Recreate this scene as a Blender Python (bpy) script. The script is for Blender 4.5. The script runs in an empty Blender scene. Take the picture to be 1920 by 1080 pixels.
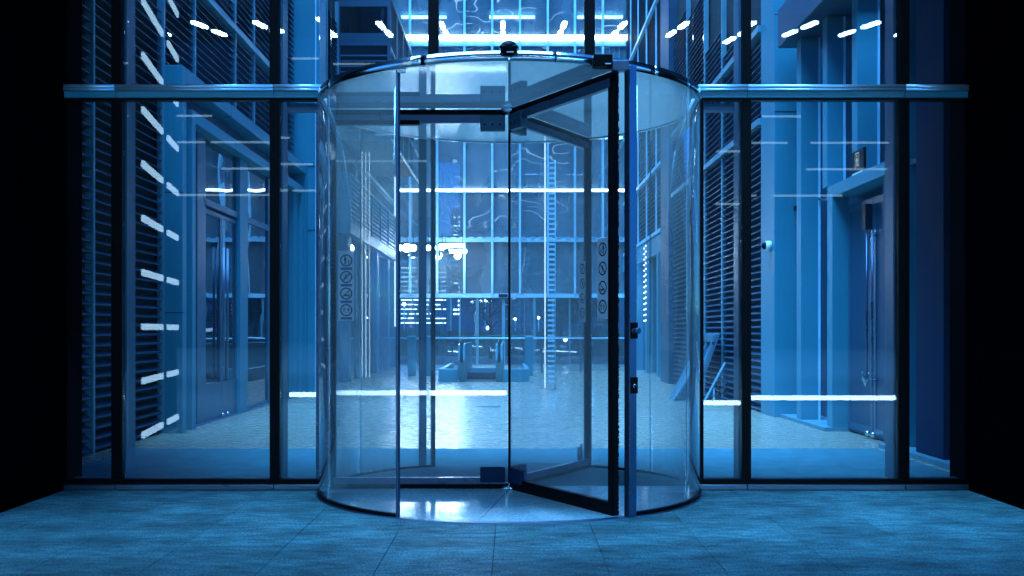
import bpy, bmesh, math, random
from mathutils import Vector, Matrix
random.seed(7)
S = bpy.context.scene
COL = S.collection
PI = math.pi
F = 1964.0; D0 = 8.41; HZ = 1.266; HY = 622.0

# ------------------------------------------------------------------ camera
cam_d = bpy.data.cameras.new('camera')
cam = bpy.data.objects.new('camera', cam_d); COL.objects.link(cam)
cam.location = (0, -D0, HZ); cam.rotation_euler = (PI/2, 0, 0)
cam_d.sensor_width = 36; cam_d.lens = F/1920*36
cam_d.shift_y = (HY-540)/1920; cam_d.clip_start = 0.05; cam_d.clip_end = 3000
S.camera = cam

# ------------------------------------------------------------------ world, dusk sky
W = bpy.data.worlds.new('World'); S.world = W; W.use_nodes = True
nt = W.node_tree; nt.nodes.clear()
sky = nt.nodes.new('ShaderNodeTexSky'); sky.sky_type = 'NISHITA'; sky.sun_disc = False
sky.sun_elevation = math.radians(9.0); sky.sun_rotation = math.radians(160)
sky.altitude = 50; sky.ozone_density = 4.0; sky.dust_density = 0.4
tint = nt.nodes.new('ShaderNodeMix'); tint.data_type = 'RGBA'; tint.blend_type = 'MULTIPLY'
tint.inputs[0].default_value = 1.0; tint.inputs[7].default_value = (0.08, 0.43, 1.0, 1)
bg = nt.nodes.new('ShaderNodeBackground'); bg.inputs['Strength'].default_value = 0.15
wo = nt.nodes.new('ShaderNodeOutputWorld')
nt.links.new(sky.outputs[0], tint.inputs[6]); nt.links.new(tint.outputs[2], bg.inputs[0]); nt.links.new(bg.outputs[0], wo.inputs[0])
# last light of the dusk, very soft
sd = bpy.data.lights.new('dusk_sun', 'SUN'); sd.energy = 5.0; sd.angle = math.radians(50); sd.color = (0.12, 0.46, 1.0)
so = bpy.data.objects.new('dusk_sun', sd); COL.objects.link(so)
so.rotation_euler = Vector((0.13, 0.23, -0.96)).to_track_quat('-Z', 'Y').to_euler()

S.view_settings.view_transform = 'Standard'; S.view_settings.look = 'None'
S.view_settings.exposure = 2.5; S.view_settings.gamma = 1.0; S.view_settings.use_curve_mapping = False
S.render.engine = 'CYCLES'
cy = S.cycles
cy.max_bounces = 7; cy.diffuse_bounces = 3; cy.glossy_bounces = 5; cy.transmission_bounces = 4
cy.transparent_max_bounces = 28; cy.sample_clamp_indirect = 6.0; cy.use_denoising = True
cy.caustics_reflective = False; cy.caustics_refractive = False

# ------------------------------------------------------------------ materials
def newmat(name):
    m = bpy.data.materials.new(name); m.use_nodes = True
    n = m.node_tree; n.nodes.clear()
    out = n.nodes.new('ShaderNodeOutputMaterial')
    return m, n, out
def noise_vec(n, scale, coord='Object', stretch=(1, 1, 1)):
    tc = n.nodes.new('ShaderNodeTexCoord'); mp = n.nodes.new('ShaderNodeMapping')
    mp.inputs['Scale'].default_value = stretch
    if coord == 'World':
        g = n.nodes.new('ShaderNodeNewGeometry'); n.links.new(g.outputs['Position'], mp.inputs[0])
    else:
        n.links.new(tc.outputs[coord], mp.inputs[0])
    t = n.nodes.new('ShaderNodeTexNoise'); t.inputs['Scale'].default_value = scale
    t.inputs['Detail'].default_value = 6; n.links.new(mp.outputs[0], t.inputs['Vector'])
    return t
def solid(name, col, rough=0.5, metal=0.0, var=0.15, scale=3.0, stretch=(1, 1, 1), bump=0.0, bscale=60, spec=0.5, rnd=0.0):
    m, n, out = newmat(name)
    p = n.nodes.new('ShaderNodeBsdfPrincipled'); p.inputs['Roughness'].default_value = rough
    p.inputs['Metallic'].default_value = metal; p.inputs['Specular IOR Level'].default_value = spec
    t = noise_vec(n, scale, 'World', stretch)
    r = n.nodes.new('ShaderNodeMapRange'); r.inputs['From Min'].default_value = 0.3; r.inputs['From Max'].default_value = 0.7
    r.inputs['To Min'].default_value = 1-var; r.inputs['To Max'].default_value = 1+var
    n.links.new(t.outputs['Fac'], r.inputs[0])
    fac = r.outputs[0]
    if rnd:
        oi = n.nodes.new('ShaderNodeObjectInfo'); rr = n.nodes.new('ShaderNodeMapRange')
        rr.inputs['To Min'].default_value = 1-rnd; rr.inputs['To Max'].default_value = 1+rnd
        n.links.new(oi.outputs['Random'], rr.inputs[0])
        mm = n.nodes.new('ShaderNodeMath'); mm.operation = 'MULTIPLY'
        n.links.new(fac, mm.inputs[0]); n.links.new(rr.outputs[0], mm.inputs[1]); fac = mm.outputs[0]
    v = n.nodes.new('ShaderNodeVectorMath'); v.operation = 'SCALE'; v.inputs[0].default_value = col
    n.links.new(fac, v.inputs['Scale']); n.links.new(v.outputs[0], p.inputs['Base Color'])
    rg = n.nodes.new('ShaderNodeMapRange'); rg.inputs['To Min'].default_value = max(0.02, rough*0.75); rg.inputs['To Max'].default_value = min(1, rough*1.3)
    n.links.new(t.outputs['Fac'], rg.inputs[0]); n.links.new(rg.outputs[0], p.inputs['Roughness'])
    if bump:
        b = n.nodes.new('ShaderNodeBump'); b.inputs['Strength'].default_value = bump; b.inputs['Distance'].default_value = 0.004
        t2 = noise_vec(n, bscale, 'World', stretch); n.links.new(t2.outputs['Fac'], b.inputs['Height'])
        n.links.new(b.outputs[0], p.inputs['Normal'])
    n.links.new(p.outputs[0], out.inputs[0]); return m
def stone(name, col, rough, grain=0.5, streak=0.35, rnd=0.06):
    m, n, out = newmat(name)
    p = n.nodes.new('ShaderNodeBsdfPrincipled')
    a = noise_vec(n, 2.2, 'World', (1.0, 1.6, 1)); b = noise_vec(n, 10, 'World', (0.7, 1.5, 1)); c = noise_vec(n, 75, 'World', (0.9, 1, 1)); c.inputs['Detail'].default_value = 2.5; c.inputs['Roughness'].default_value = 0.75
    def mr(t, lo, hi, f0=0.32, f1=0.68):
        r = n.nodes.new('ShaderNodeMapRange'); r.inputs['From Min'].default_value = f0; r.inputs['From Max'].default_value = f1
        r.inputs['To Min'].default_value = lo; r.inputs['To Max'].default_value = hi; n.links.new(t, r.inputs[0]); return r.outputs[0]
    def mul(x, y):
        k = n.nodes.new('ShaderNodeMath'); k.operation = 'MULTIPLY'; n.links.new(x, k.inputs[0]); n.links.new(y, k.inputs[1]); return k.outputs[0]
    oi = n.nodes.new('ShaderNodeObjectInfo')
    f = mul(mul(mul(mr(a.outputs['Fac'], 1-streak, 1+streak), mr(b.outputs['Fac'], 1-streak*0.7, 1+streak*0.7)), mr(c.outputs['Fac'], 1-grain, 1+grain)), mr(oi.outputs['Random'], 1-rnd, 1+rnd, 0, 1))
    v = n.nodes.new('ShaderNodeVectorMath'); v.operation = 'SCALE'; v.inputs[0].default_value = col
    n.links.new(f, v.inputs['Scale']); n.links.new(v.outputs[0], p.inputs['Base Color'])
    n.links.new(mr(b.outputs['Fac'], rough*1.2, rough*0.8), p.inputs['Roughness'])
    p.inputs['Specular IOR Level'].default_value = 0.03 if 0.3 < rough < 0.45 else 0.35
    bp = n.nodes.new('ShaderNodeBump'); bp.inputs['Strength'].default_value = 0.25 if rough > 0.5 else 0.012; bp.inputs['Distance'].default_value = 0.002
    n.links.new(c.outputs['Fac'], bp.inputs['Height']); n.links.new(bp.outputs[0], p.inputs['Normal'])
    n.links.new(p.outputs[0], out.inputs[0]); return m
def glass(name, base=0.045, tintc=(0.93, 0.97, 0.98), haze=0.0, hazecol=(0.7, 0.75, 0.8), wave=0.0, wscale=0.8, rough=0.0, gcol=(1, 1, 1)):
    """thin architectural pane: see-through with a Fresnel mirror and a diffuse film painting in reflected haze"""
    m, n, out = newmat(name)
    tr = n.nodes.new('ShaderNodeBsdfTransparent'); tr.inputs[0].default_value = (*tintc, 1)
    gl = n.nodes.new('ShaderNodeBsdfGlossy'); gl.inputs['Roughness'].default_value = rough; gl.inputs[0].default_value = (*gcol, 1)
    lw = n.nodes.new('ShaderNodeLayerWeight'); lw.inputs['Blend'].default_value = 0.5
    pw = n.nodes.new('ShaderNodeMath'); pw.operation = 'POWER'; pw.inputs[1].default_value = 5; n.links.new(lw.outputs['Facing'], pw.inputs[0])
    ma = n.nodes.new('ShaderNodeMath'); ma.operation = 'MULTIPLY_ADD'; ma.inputs[1].default_value = 1-base; ma.inputs[2].default_value = base
    n.links.new(pw.outputs[0], ma.inputs[0])
    mx = n.nodes.new('ShaderNodeMixShader'); n.links.new(ma.outputs[0], mx.inputs[0]); n.links.new(tr.outputs[0], mx.inputs[1]); n.links.new(gl.outputs[0], mx.inputs[2])
    last = mx
    if wave:
        t = noise_vec(n, wscale, 'World'); t.inputs['Detail'].default_value = 1.5
        b = n.nodes.new('ShaderNodeBump'); b.inputs['Strength'].default_value = 1.0; b.inputs['Distance'].default_value = wave
        n.links.new(t.outputs['Fac'], b.inputs['Height']); n.links.new(b.outputs[0], gl.inputs['Normal'])
    if haze:
        df = n.nodes.new('ShaderNodeBsdfDiffuse'); df.inputs[0].default_value = (*hazecol, 1)
        tl = n.nodes.new('ShaderNodeBsdfTranslucent'); tl.inputs[0].default_value = (*hazecol, 1)
        ad = n.nodes.new('ShaderNodeMixShader'); ad.inputs[0].default_value = 0.5
        n.links.new(df.outputs[0], ad.inputs[1]); n.links.new(tl.outputs[0], ad.inputs[2])
        t = noise_vec(n, 1.3, 'World', (1, 1, 0.35)); r = n.nodes.new('ShaderNodeMapRange')
        r.inputs['From Min'].default_value = 0.3; r.inputs['From Max'].default_value = 0.75
        r.inputs['To Min'].default_value = haze*0.55; r.inputs['To Max'].default_value = haze*1.5; n.links.new(t.outputs['Fac'], r.inputs[0])
        m2 = n.nodes.new('ShaderNodeMixShader'); n.links.new(r.outputs[0], m2.inputs[0]); n.links.new(mx.outputs[0], m2.inputs[1]); n.links.new(ad.outputs[0], m2.inputs[2])
        last = m2
    n.links.new(last.outputs[0], out.inputs[0]); return m
def emit(name, col, s):
    m, n, out = newmat(name)
    e = n.nodes.new('ShaderNodeEmission'); e.inputs[0].default_value = (*col, 1); e.inputs[1].default_value = s
    n.links.new(e.outputs[0], out.inputs[0]); return m

M = {}
M['paving'] = stone('paving granite', (0.045, 0.125, 0.125), 0.6, 1.0, 0.42, 0.16)
M['grout'] = solid('grout', (0.03, 0.03, 0.035), 0.9)
M['polished'] = stone('polished stone', (0.24, 0.205, 0.15), 0.27, 0.08, 0.05, 0.02)
M['kerb'] = stone('kerb stone', (0.07, 0.20, 0.24), 0.5, 0.3, 0.1)
M['drumfloor'] = stone('polished granite', (0.36, 0.60, 0.62), 0.10, 0.40, 0.10, 0.05)
M['mat'] = solid('entrance matting', (0.045, 0.135, 0.155), 0.95, var=0.2, scale=5, bump=0.8, bscale=140, spec=0.1)
M['ground'] = solid('asphalt', (0.05, 0.05, 0.055), 0.9)
M['slat'] = solid('louvre metal', (0.008, 0.045, 0.085), 0.5, 0.1, 0.12, 1.2, rnd=0.12)
M['post'] = solid('painted steel', (0.12, 0.27, 0.32), 0.42, 0.2, 0.1)
M['dark'] = solid('dark cavity', (0.012, 0.013, 0.016), 0.9)
M['black'] = solid('black powder coat', (0.0012, 0.0014, 0.002), 0.4, 0.0, 0.2, spec=0.08)
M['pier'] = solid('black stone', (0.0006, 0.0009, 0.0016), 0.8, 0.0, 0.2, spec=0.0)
M['panel'] = solid('wall panel', (0.018, 0.190, 0.25), 0.5, 0.0, 0.12, 0.9, (1, 1, 0.4), bump=0.1, bscale=90)
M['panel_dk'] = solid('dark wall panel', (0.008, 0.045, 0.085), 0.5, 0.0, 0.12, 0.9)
M['navy'] = solid('navy painted wall', (0.004, 0.022, 0.055), 0.7, 0.0, 0.2, spec=0.1)
M['frame'] = solid('grey frame', (0.03, 0.105, 0.165), 0.4, 0.3, 0.08)
M['chrome'] = solid('brushed stainless', (0.62, 0.65, 0.68), 0.16, 1.0, 0.06, 2, (1, 1, 14))
M['satin'] = solid('satin tube', (0.45, 0.62, 0.72), 0.33, 0.6, 0.06)
M['steel'] = solid('satin steel', (0.13, 0.18, 0.24), 0.3, 0.9, 0.06, 2, (1, 1, 10))
M['alu'] = solid('anodised rail', (0.06, 0.10, 0.16), 0.28, 0.8, 0.06)
M['ceil'] = solid('mirror ceiling', (0.46, 0.50, 0.56), 0.05, 1.0, 0.03)
def milky(name, refl, col, tr):
    m, n, out = newmat(name)
    g = n.nodes.new('ShaderNodeBsdfGlossy'); g.inputs[0].default_value = (*refl, 1); g.inputs['Roughness'].default_value = 0.04
    t = n.nodes.new('ShaderNodeBsdfTranslucent'); t.inputs[0].default_value = (*col, 1)
    x = n.nodes.new('ShaderNodeMixShader'); x.inputs[0].default_value = tr
    n.links.new(g.outputs[0], x.inputs[1]); n.links.new(t.outputs[0], x.inputs[2]); n.links.new(x.outputs[0], out.inputs[0]); return m
M['ceil'] = milky('milky mirrored ceiling glass', (0.72, 0.74, 0.78), (0.85, 0.85, 0.85), 0.22)
M['brush'] = solid('brush seal', (0.004, 0.004, 0.005), 0.95, spec=0.1)
M['white'] = solid('white enamel', (0.72, 0.75, 0.78), 0.4)
M['mullw'] = solid('pale mullion', (0.36, 0.62, 0.76), 0.4)
M['darkglass'] = glass('dark door glass', 0.10, (0.2, 0.24, 0.3), 0.006, wave=0.004, wscale=0.9)
M['glass'] = glass('front glazing', 0.042, (0.965, 0.98, 0.99), 0.006, wave=0)
M['drumglass'] = glass('curved door glass', 0.06, (0.975, 0.985, 0.99), 0.055, (0.95, 0.92, 0.85), wave=0.0004, wscale=1.2)  # pale film paints in the veil of mirrored surroundings
M['wingglass'] = glass('wing glass', 0.06, (0.975, 0.985, 0.99), 0.085, (0.95, 0.92, 0.85), wave=0)  # same painted veil of reflected light, stronger on the wings
M['farglass'] = glass('far facade glass', 0.30, (0.45, 0.55, 0.62), 0.27, (0.48, 0.60, 0.64), wave=0.03, wscale=0.55, gcol=(0.9, 0.95, 1))
M['lowglass'] = glass('shopfront glass', 0.10, (0.75, 0.82, 0.87), 0.02, wave=0.006, wscale=0.7)
M['sticker'] = glass('sticker film', 0.03, (0.55, 0.62, 0.7), 0.66, (0.9, 0.9, 0.9))
M['ink'] = solid('black print', (0.01, 0.01, 0.012), 0.6, spec=0.2)
M['wood'] = solid('old boards', (0.26, 0.27, 0.27), 0.8, 0, 0.3, 4, (1, 1, 0.2), bump=0.5)
M['board'] = solid('grey sheet board', (0.17, 0.20, 0.23), 0.6, 0, 0.15)
M['wood'] = solid('old boards', (0.06, 0.14, 0.18), 0.8, 0, 0.35, 4, (1, 1, 0.2), bump=0.5)
M['board'] = solid('grey sheet board', (0.05, 0.12, 0.17), 0.6, 0, 0.2)
M['cable'] = solid('rubber cable', (0.03, 0.035, 0.04), 0.6)
M['bark'] = solid('bark', (0.06, 0.055, 0.05), 0.9)
M['leaf'] = solid('leaves', (0.04, 0.07, 0.045), 0.6, 0, 0.4, 2)
WHT = (0.42, 0.72, 1.0)
M['lamp'] = emit('lamp tube', (0.28, 0.62, 1.0), 30)
M['tube3'] = emit('column tube', (0.5, 0.78, 1.0), 1.6)
M['lampside'] = emit('light bar', (0.42, 0.72, 1.0), 1.5)
M['kerbled'] = emit('kerb light', (0.45, 0.74, 1.0), 4)
M['strip'] = emit('facade strip', (0.50, 0.78, 1.0), 4.5)
M['strip2'] = emit('facade strip low', (0.50, 0.78, 1.0), 6)
M['flood'] = emit('floodlight', (0.60, 0.82, 1.0), 14)
M['win'] = emit('lit windows', (0.40, 0.72, 1.0), 0.6)
M['cityw'] = emit('city window light', (0.45, 0.75, 1.0), 3.0)

# ------------------------------------------------------------------ helpers
def wloc(o):
    v = o.location.copy(); p = o.parent
    while p: v += p.location; p = p.parent
    return v
def place(o, parent, w):
    COL.objects.link(o)
    if parent is not None:
        o.parent = parent; o.location = Vector(w) - wloc(parent)
    else: o.location = w
def tag(o, label=None, cat=None, group=None, kind=None):
    if label: o['label'] = label
    if cat: o['category'] = cat
    if group: o['group'] = group
    if kind: o['kind'] = kind
    return o
def empty(name, loc, label, cat, group=None):
    o = bpy.data.objects.new(name, None); COL.objects.link(o); o.location = loc
    return tag(o, label, cat, group)
class MB:
    def __init__(s): s.v = []; s.f = []; s.sm = []
    def quad(s, *p):
        k = len(s.v); s.v += [tuple(q) for q in p]; s.f.append(tuple(range(k, k+len(p)))); s.sm.append(False); return s
    def box(s, x0, x1, y0, y1, z0, z1):
        x0, x1 = min(x0, x1), max(x0, x1); y0, y1 = min(y0, y1), max(y0, y1); z0, z1 = min(z0, z1), max(z0, z1)
        k = len(s.v)
        s.v += [(x0,y0,z0),(x1,y0,z0),(x1,y1,z0),(x0,y1,z0),(x0,y0,z1),(x1,y0,z1),(x1,y1,z1),(x0,y1,z1)]
        for f in ((0,3,2,1),(4,5,6,7),(0,1,5,4),(1,2,6,5),(2,3,7,6),(3,0,4,7)):
            s.f.append(tuple(k+i for i in f)); s.sm.append(False)
        return s
    def hexa(s, P):   # 8 points, same order as box
        k = len(s.v); s.v += [tuple(q) for q in P]
        for f in ((0,3,2,1),(4,5,6,7),(0,1,5,4),(1,2,6,5),(2,3,7,6),(3,0,4,7)):
            s.f.append(tuple(k+i for i in f)); s.sm.append(False)
        return s
    def beam(s, a, b, w, h, up=(0, 0, 1)):
        a, b = Vector(a), Vector(b); d = (b-a).normalized(); up = Vector(up)
        r = d.cross(up)
        if r.length < 1e-4: r = Vector((1, 0, 0))
        r.normalize(); u = r.cross(d).normalized(); r *= w/2; u *= h/2
        return s.hexa([a-r-u, a+r-u, b+r-u, b-r-u, a-r+u, a+r+u, b+r+u, b-r+u])
    def tube(s, pts, r, n=8, cap=True):
        pts = [Vector(p) for p in pts]; k0 = len(s.v)
        rr = r if isinstance(r, (list, tuple)) else [r]*len(pts)
        for i, p in enumerate(pts):
            d = (pts[min(i+1, len(pts)-1)]-pts[max(i-1, 0)]).normalized()
            a = Vector((0, 0, 1)) if abs(d.z) < 0.9 else Vector((1, 0, 0))
            e1 = d.cross(a).normalized(); e2 = d.cross(e1)
            for j in range(n):
                t = 2*PI*j/n; s.v.append(tuple(p+(e1*math.cos(t)+e2*math.sin(t))*rr[i]))
        for i in range(len(pts)-1):
            for j in range(n):
                a = k0+i*n+j; b = k0+i*n+(j+1) % n
                s.f.append((a, b, b+n, a+n)); s.sm.append(True)
        if cap:
            s.f.append(tuple(k0+j for j in range(n))[::-1]); s.sm.append(False)
            e = k0+(len(pts)-1)*n; s.f.append(tuple(e+j for j in range(n))); s.sm.append(False)
        return s
    def arc(s, c, r0, r1, a0, a1, z0, z1, n=24, smooth=True):   # curved slab, degrees
        k = len(s.v)
        for i in range(n+1):
            t = math.radians(a0+(a1-a0)*i/n); cx, sx = math.cos(t), math.sin(t)
            s.v += [(c[0]+r0*cx, c[1]+r0*sx, z0), (c[0]+r1*cx, c[1]+r1*sx, z0), (c[0]+r1*cx, c[1]+r1*sx, z1), (c[0]+r0*cx, c[1]+r0*sx, z1)]
        for i in range(n):
            a = k+4*i; b = a+4
            for q, sm in (((a,b,b+1,a+1), False), ((a+1,b+1,b+2,a+2), smooth), ((a+2,b+2,b+3,a+3), False), ((a+3,b+3,b,a), smooth)):
                s.f.append(q); s.sm.append(sm)
        if abs(a1-a0) < 359.9:
            s.f.append((k,k+1,k+2,k+3)); s.sm.append(False); e = k+4*n; s.f.append((e+3,e+2,e+1,e)); s.sm.append(False)
        return s
    def disc(s, c, r, z0, z1, n=64):
        k = len(s.v)
        for z in (z0, z1):
            for j in range(n): s.v.append((c[0]+r*math.cos(2*PI*j/n), c[1]+r*math.sin(2*PI*j/n), z))
        s.f.append(tuple(k+j for j in range(n))[::-1]); s.sm.append(False)
        s.f.append(tuple(k+n+j for j in range(n))); s.sm.append(False)
        for j in range(n):
            s.f.append((k+j, k+(j+1) % n, k+n+(j+1) % n, k+n+j)); s.sm.append(True)
        return s
    def ball(s, c, r, n=10, m=8, zs=1.0, zcut=-1.0):
        k = len(s.v); c = Vector(c)
        for i in range(m+1):
            ph = -PI/2+PI*i/m
            zz = max(math.sin(ph), zcut)
            for j in range(n):
                t = 2*PI*j/n; s.v.append((c.x+r*math.cos(ph)*math.cos(t), c.y+r*math.cos(ph)*math.sin(t), c.z+r*zz*zs))
        for i in range(m):
            for j in range(n):
                a = k+i*n+j; b = k+i*n+(j+1) % n; s.f.append((a, b, b+n, a+n)); s.sm.append(True)
        return s
    def xf(s, M4):
        s.v = [tuple(M4 @ Vector(v)) for v in s.v]; return s
    def mesh(s, name, mat, bevel=0.0):
        mn = [min(v[i] for v in s.v) for i in range(3)]; mx = [max(v[i] for v in s.v) for i in range(3)]
        c = Vector([(mn[i]+mx[i])/2 for i in range(3)])
        me = bpy.data.meshes.new(name); me.from_pydata([tuple(Vector(v)-c) for v in s.v], [], s.f)
        me.polygons.foreach_set('use_smooth', s.sm)
        me.materials.append(mat)
        if bevel:
            bm = bmesh.new(); bm.from_mesh(me)
            bmesh.ops.bevel(bm, geom=[e for e in bm.edges if len(e.link_faces) == 2 and e.calc_face_angle(0) > 0.6], offset=bevel, segments=1, affect='EDGES')
            bm.to_mesh(me); bm.free()
        me.update(); return me, c
    def build(s, name, mat, parent=None, bevel=0.0, **kw):
        me, c = s.mesh(name, mat, bevel)
        o = bpy.data.objects.new(name, me); place(o, parent, c); tag(o, **kw); return o
def bx(name, x0, x1, y0, y1, z0, z1, mat, parent=None, bevel=0.0, **kw):
    return MB().box(x0, x1, y0, y1, z0, z1).build(name, mat, parent, bevel, **kw)
def rep(name, me, locs, parent):
    out = []
    for l in locs:
        o = bpy.data.objects.new(name, me); place(o, parent, l); out.append(o)
    return out
def PX(px, d): return (px-960)*d/F
def PZ(py, d): return HZ+(HY-py)*d/F

# ------------------------------------------------------------------ ground
bx('ground', -600, 600, -300, 900, -0.6, -0.05, M['ground'], kind='structure')
pave = bx('pavement', -9, 9, -9.6, 0.09, -0.045, -0.014, M['grout'], kind='structure')
me, _ = MB().box(-0.307, 0.307, -0.1836, 0.1836, -0.013, 0.0).mesh('paving_slab', M['paving'], 0.0015)
PW, PD = 0.617, 0.3703
for r in range(0, 26):
    yc = -1.833+0.0-PD/2 + (5-r)*PD
    if yc > -0.1-PD/2+0.18 or yc < -9.4: continue
    n = 10 if r < 16 else 6
    for k in range(-n, n):
        xc = -0.105+PW*(k+0.5)
        o = bpy.data.objects.new('paving_slab', me)
        place(o, pave, (xc, yc, -0.0065+random.uniform(-0.0004, 0.0004)))
infl = bx('interior_floor', -4.6, 4.6, 0.10, 31.4, -0.045, -0.012, M['grout'], kind='structure')
me, _ = MB().box(-0.599, 0.599, -0.599, 0.599, -0.011, 0.0).mesh('floor_tile', M['polished'])
for i in range(-4, 4):
    for j in range(26):
        o = bpy.data.objects.new('floor_tile', me)
        place(o, infl, (0.6+1.2*i, 0.72+1.2*j, -0.0055))
bx('street_beyond', -90, 90, 31.6, 120, -0.04, -0.004, M['ground'], kind='structure')
MB().box(-4.05, 3.9, 0.16, 2.84, 0.004, 0.012).build('entrance_mat', M['mat'], None, label='wide dark ribbed entrance mat lying just inside the glazing', cat='mat')

# ------------------------------------------------------------------ front glazing
def facade_side(sgn):
    side = 'left' if sgn < 0 else 'right'
    e = empty('glazed_screen', (sgn*2.6, 0, 0), 'black framed glazed screen on the %s of the revolving door' % side, 'glazing', 'glazed screens either side of the revolving door')
    def X(px): return (px-960)/233.5
    if sgn < 0: xs_m = [(211, 231, 251), (507, 525, 534)]; inner = (600, 605); outer = 120
    else: xs_m = [(1703, 1682, 1666), (1407, 1390, 1381)]; inner = (1318, 1312); outer = 1816
    for a, b, c in xs_m:
        bx('mullion', X(a), X(b), -0.03, 0.05, 0.05, 3.12, M['black'], e, 0.003)
        bx('mullion_body', X(a), X(b)-sgn*0.012, 0.052, 0.24, 0.0, 4.9, M['frame'], e)
        bx('mullion', X(a)+sgn*(-1)*0.0, X(b)-sgn*-1*0.006, -0.03, 0.05, 3.24, 5.2, M['black'], e, 0.003)
    bx('end_post', X(inner[0]), X(inner[1]), -0.03, 0.06, 0.05, 3.12, M['black'], e, 0.002)
    x0, x1 = X(outer), X(inner[1]+(6 if sgn < 0 else -6))
    # sill, kick plate, lower rail
    segs = sorted([x0] + [X((a+b)/2) for a, b, c in xs_m] + [x1])
    for i in range(3):
        a, b = segs[i], segs[i+1]
        bx('kick_plate', a+0.003, b-0.003, -0.06, 0.04, 0.006, 0.045, M['steel'], e, 0.002)
        bx('lower_rail', a, b, -0.035, 0.045, 0.047, 0.087, M['black'], e)
        bx('inner_sill', a, b, 0.10, 0.20, 0.0, 0.075, M['frame'], e)
        # transom of rounded profiles
        bx('transom', a+0.002, b-0.002, -0.05, 0.055, 3.135, 3.19, M['panel'], e, 0.002)
        MB().tube([(a+0.003, -0.055, 3.222), (b-0.003, -0.055, 3.222)], 0.017, 12).build('transom_tube', M['satin'], e)
        MB().tube([(a+0.003, -0.062, 3.196), (b-0.003, -0.062, 3.196)], 0.010, 12).build('transom_tube', M['satin'], e)
        bx('transom', a+0.002, b-0.002, -0.035, 0.05, 3.192, 3.238, M['frame'], e)
        bx('transom_shadow_gap', a, b, -0.03, 0.05, 3.12, 3.133, M['black'], e)
    # panes
    pan = sorted([x0, *[v for a, b, c in xs_m for v in (X(a), X(b))], X(inner[0])])
    for i in range(0, 6, 2):
        a, b = pan[i]+0.004, pan[i+1]-0.004
        rz = random.uniform(-0.003, 0.003); rx = ([0.0, 0.0005, 0.0028] if sgn < 0 else [-0.0043, 0.0, -0.002])[i//2]
        for z0, z1 in ((0.088, 3.119), (3.24, 5.2)):
            mb = MB().box(a, b, 0.0, 0.012, z0, z1)
            c = Vector(((a+b)/2, 0.006, (z0+z1)/2))
            R = Matrix.Translation(c) @ Matrix.Rotation(rz, 4, 'Z') @ Matrix.Rotation(rx, 4, 'X') @ Matrix.Translation(-c)
            mb.xf(R).build('pane', M['glass'], e)
    # inner head frame behind the narrow pane beside the drum
    n0, n1 = sorted((X(xs_m[1][2]), X(inner[1])))
    bx('inner_head', n0, n1, 0.08, 0.18, 3.06, 3.12, M['frame'], e)
    return e
facade_side(-1); facade_side(1)
e = empty('overdoor_glazing', (0, 0, 3.16), 'tall glass panes and two black mullions standing above the door drum', 'glazing')
for px in (813, 1105.5):
    x = (px-960)/233.5
    bx('mullion', x-0.042, x+0.042, -0.03, 0.05, 3.16, 5.2, M['black'], e, 0.003)
xs = [-1.50, (813-960)/233.5, (1105.5-960)/233.5, 1.50]
for i in range(3):
    a, b = xs[i]+0.046, xs[i+1]-0.046
    c = Vector(((a+b)/2, 0.006, 4.2)); R = Matrix.Translation(c) @ Matrix.Rotation(random.uniform(-.002, .002), 4, 'Z') @ Matrix.Translation(-c)
    MB().box(a, b, 0, 0.012, 3.17, 5.2).xf(R).build('pane', M['glass'], e)

# black piers added to keep both edges dark, unseen slabs added for shade
o = bx('added_pier', -9, -3.575, -1.25, 0.30, 0.0, 5.2, M['pier'], None, label='added black pier holding the left end of the glazing dark', cat='pier', group='added black piers at the ends of the glazing')
o = bx('added_pier', 3.64, 9, -1.25, 0.30, 0.0, 5.2, M['pier'], None, label='added black pier holding the right end of the glazing dark', cat='pier', group='added black piers at the ends of the glazing')
bx('shade_soffit', -9, -1.9, -1.6, 1.7, 5.21, 5.5, M['panel_dk'], kind='structure'); bx('shade_soffit', 2.2, 9, -1.6, 1.9, 5.21, 5.5, M['panel_dk'], kind='structure')  # unseen slabs, added to darken the sides of the entrance
bx('shade_soffit', -9, -3.3, 1.71, 3.3, 5.21, 5.5, M['panel_dk'], kind='structure'); bx('shade_soffit', 3.4, 9, 1.91, 3.3, 5.36, 5.6, M['panel_dk'], kind='structure')  # unseen strips added to shade the nearest side walls
bx('shade_roof', -9, 9, -8.2, -2.3, 6.4, 6.8, M['panel_dk'], None, label='added unseen roof slab shading the paving in front of the door', cat='canopy')  # out of view, added to cut the skylight on the paving

# ------------------------------------------------------------------ revolving door
C = (-0.02, 0.0); R_ = 1.5; ZC = 3.055
door = empty('revolving_door', (C[0], C[1], 0), 'large curved glass revolving door with three wings and chrome canopy ring', 'revolving door')
# floor of the drum, cut into slabs
def sector(a0, a1, name):
    mb = MB(); k = 0; n = 24
    top = [(C[0]+1.47*math.cos(math.radians(a0+(a1-a0)*i/n)), C[1]+1.47*math.sin(math.radians(a0+(a1-a0)*i/n))) for i in range(n+1)]
    ctr = (C[0]+0.008*math.cos(math.radians((a0+a1)/2)), C[1]+0.008*math.sin(math.radians((a0+a1)/2)))
    pts = [ctr]+top
    mb.v = [(x, y, 0.006) for x, y in pts]+[(x, y, -0.01) for x, y in pts]; L = len(pts)
    mb.f = [tuple(range(L)), tuple(range(L, 2*L))[::-1]]+[(i, i+L, (i+1) % L+L, (i+1) % L) for i in range(L)]
    mb.sm = [False]*len(mb.f)
    return mb.build(name, M['drumfloor'], door)
for a in (0, 78, 180, 262): sector(a+0.08, {0: 78, 78: 180, 180: 262, 262: 360}[a]-0.08, 'floor_slab')
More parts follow.
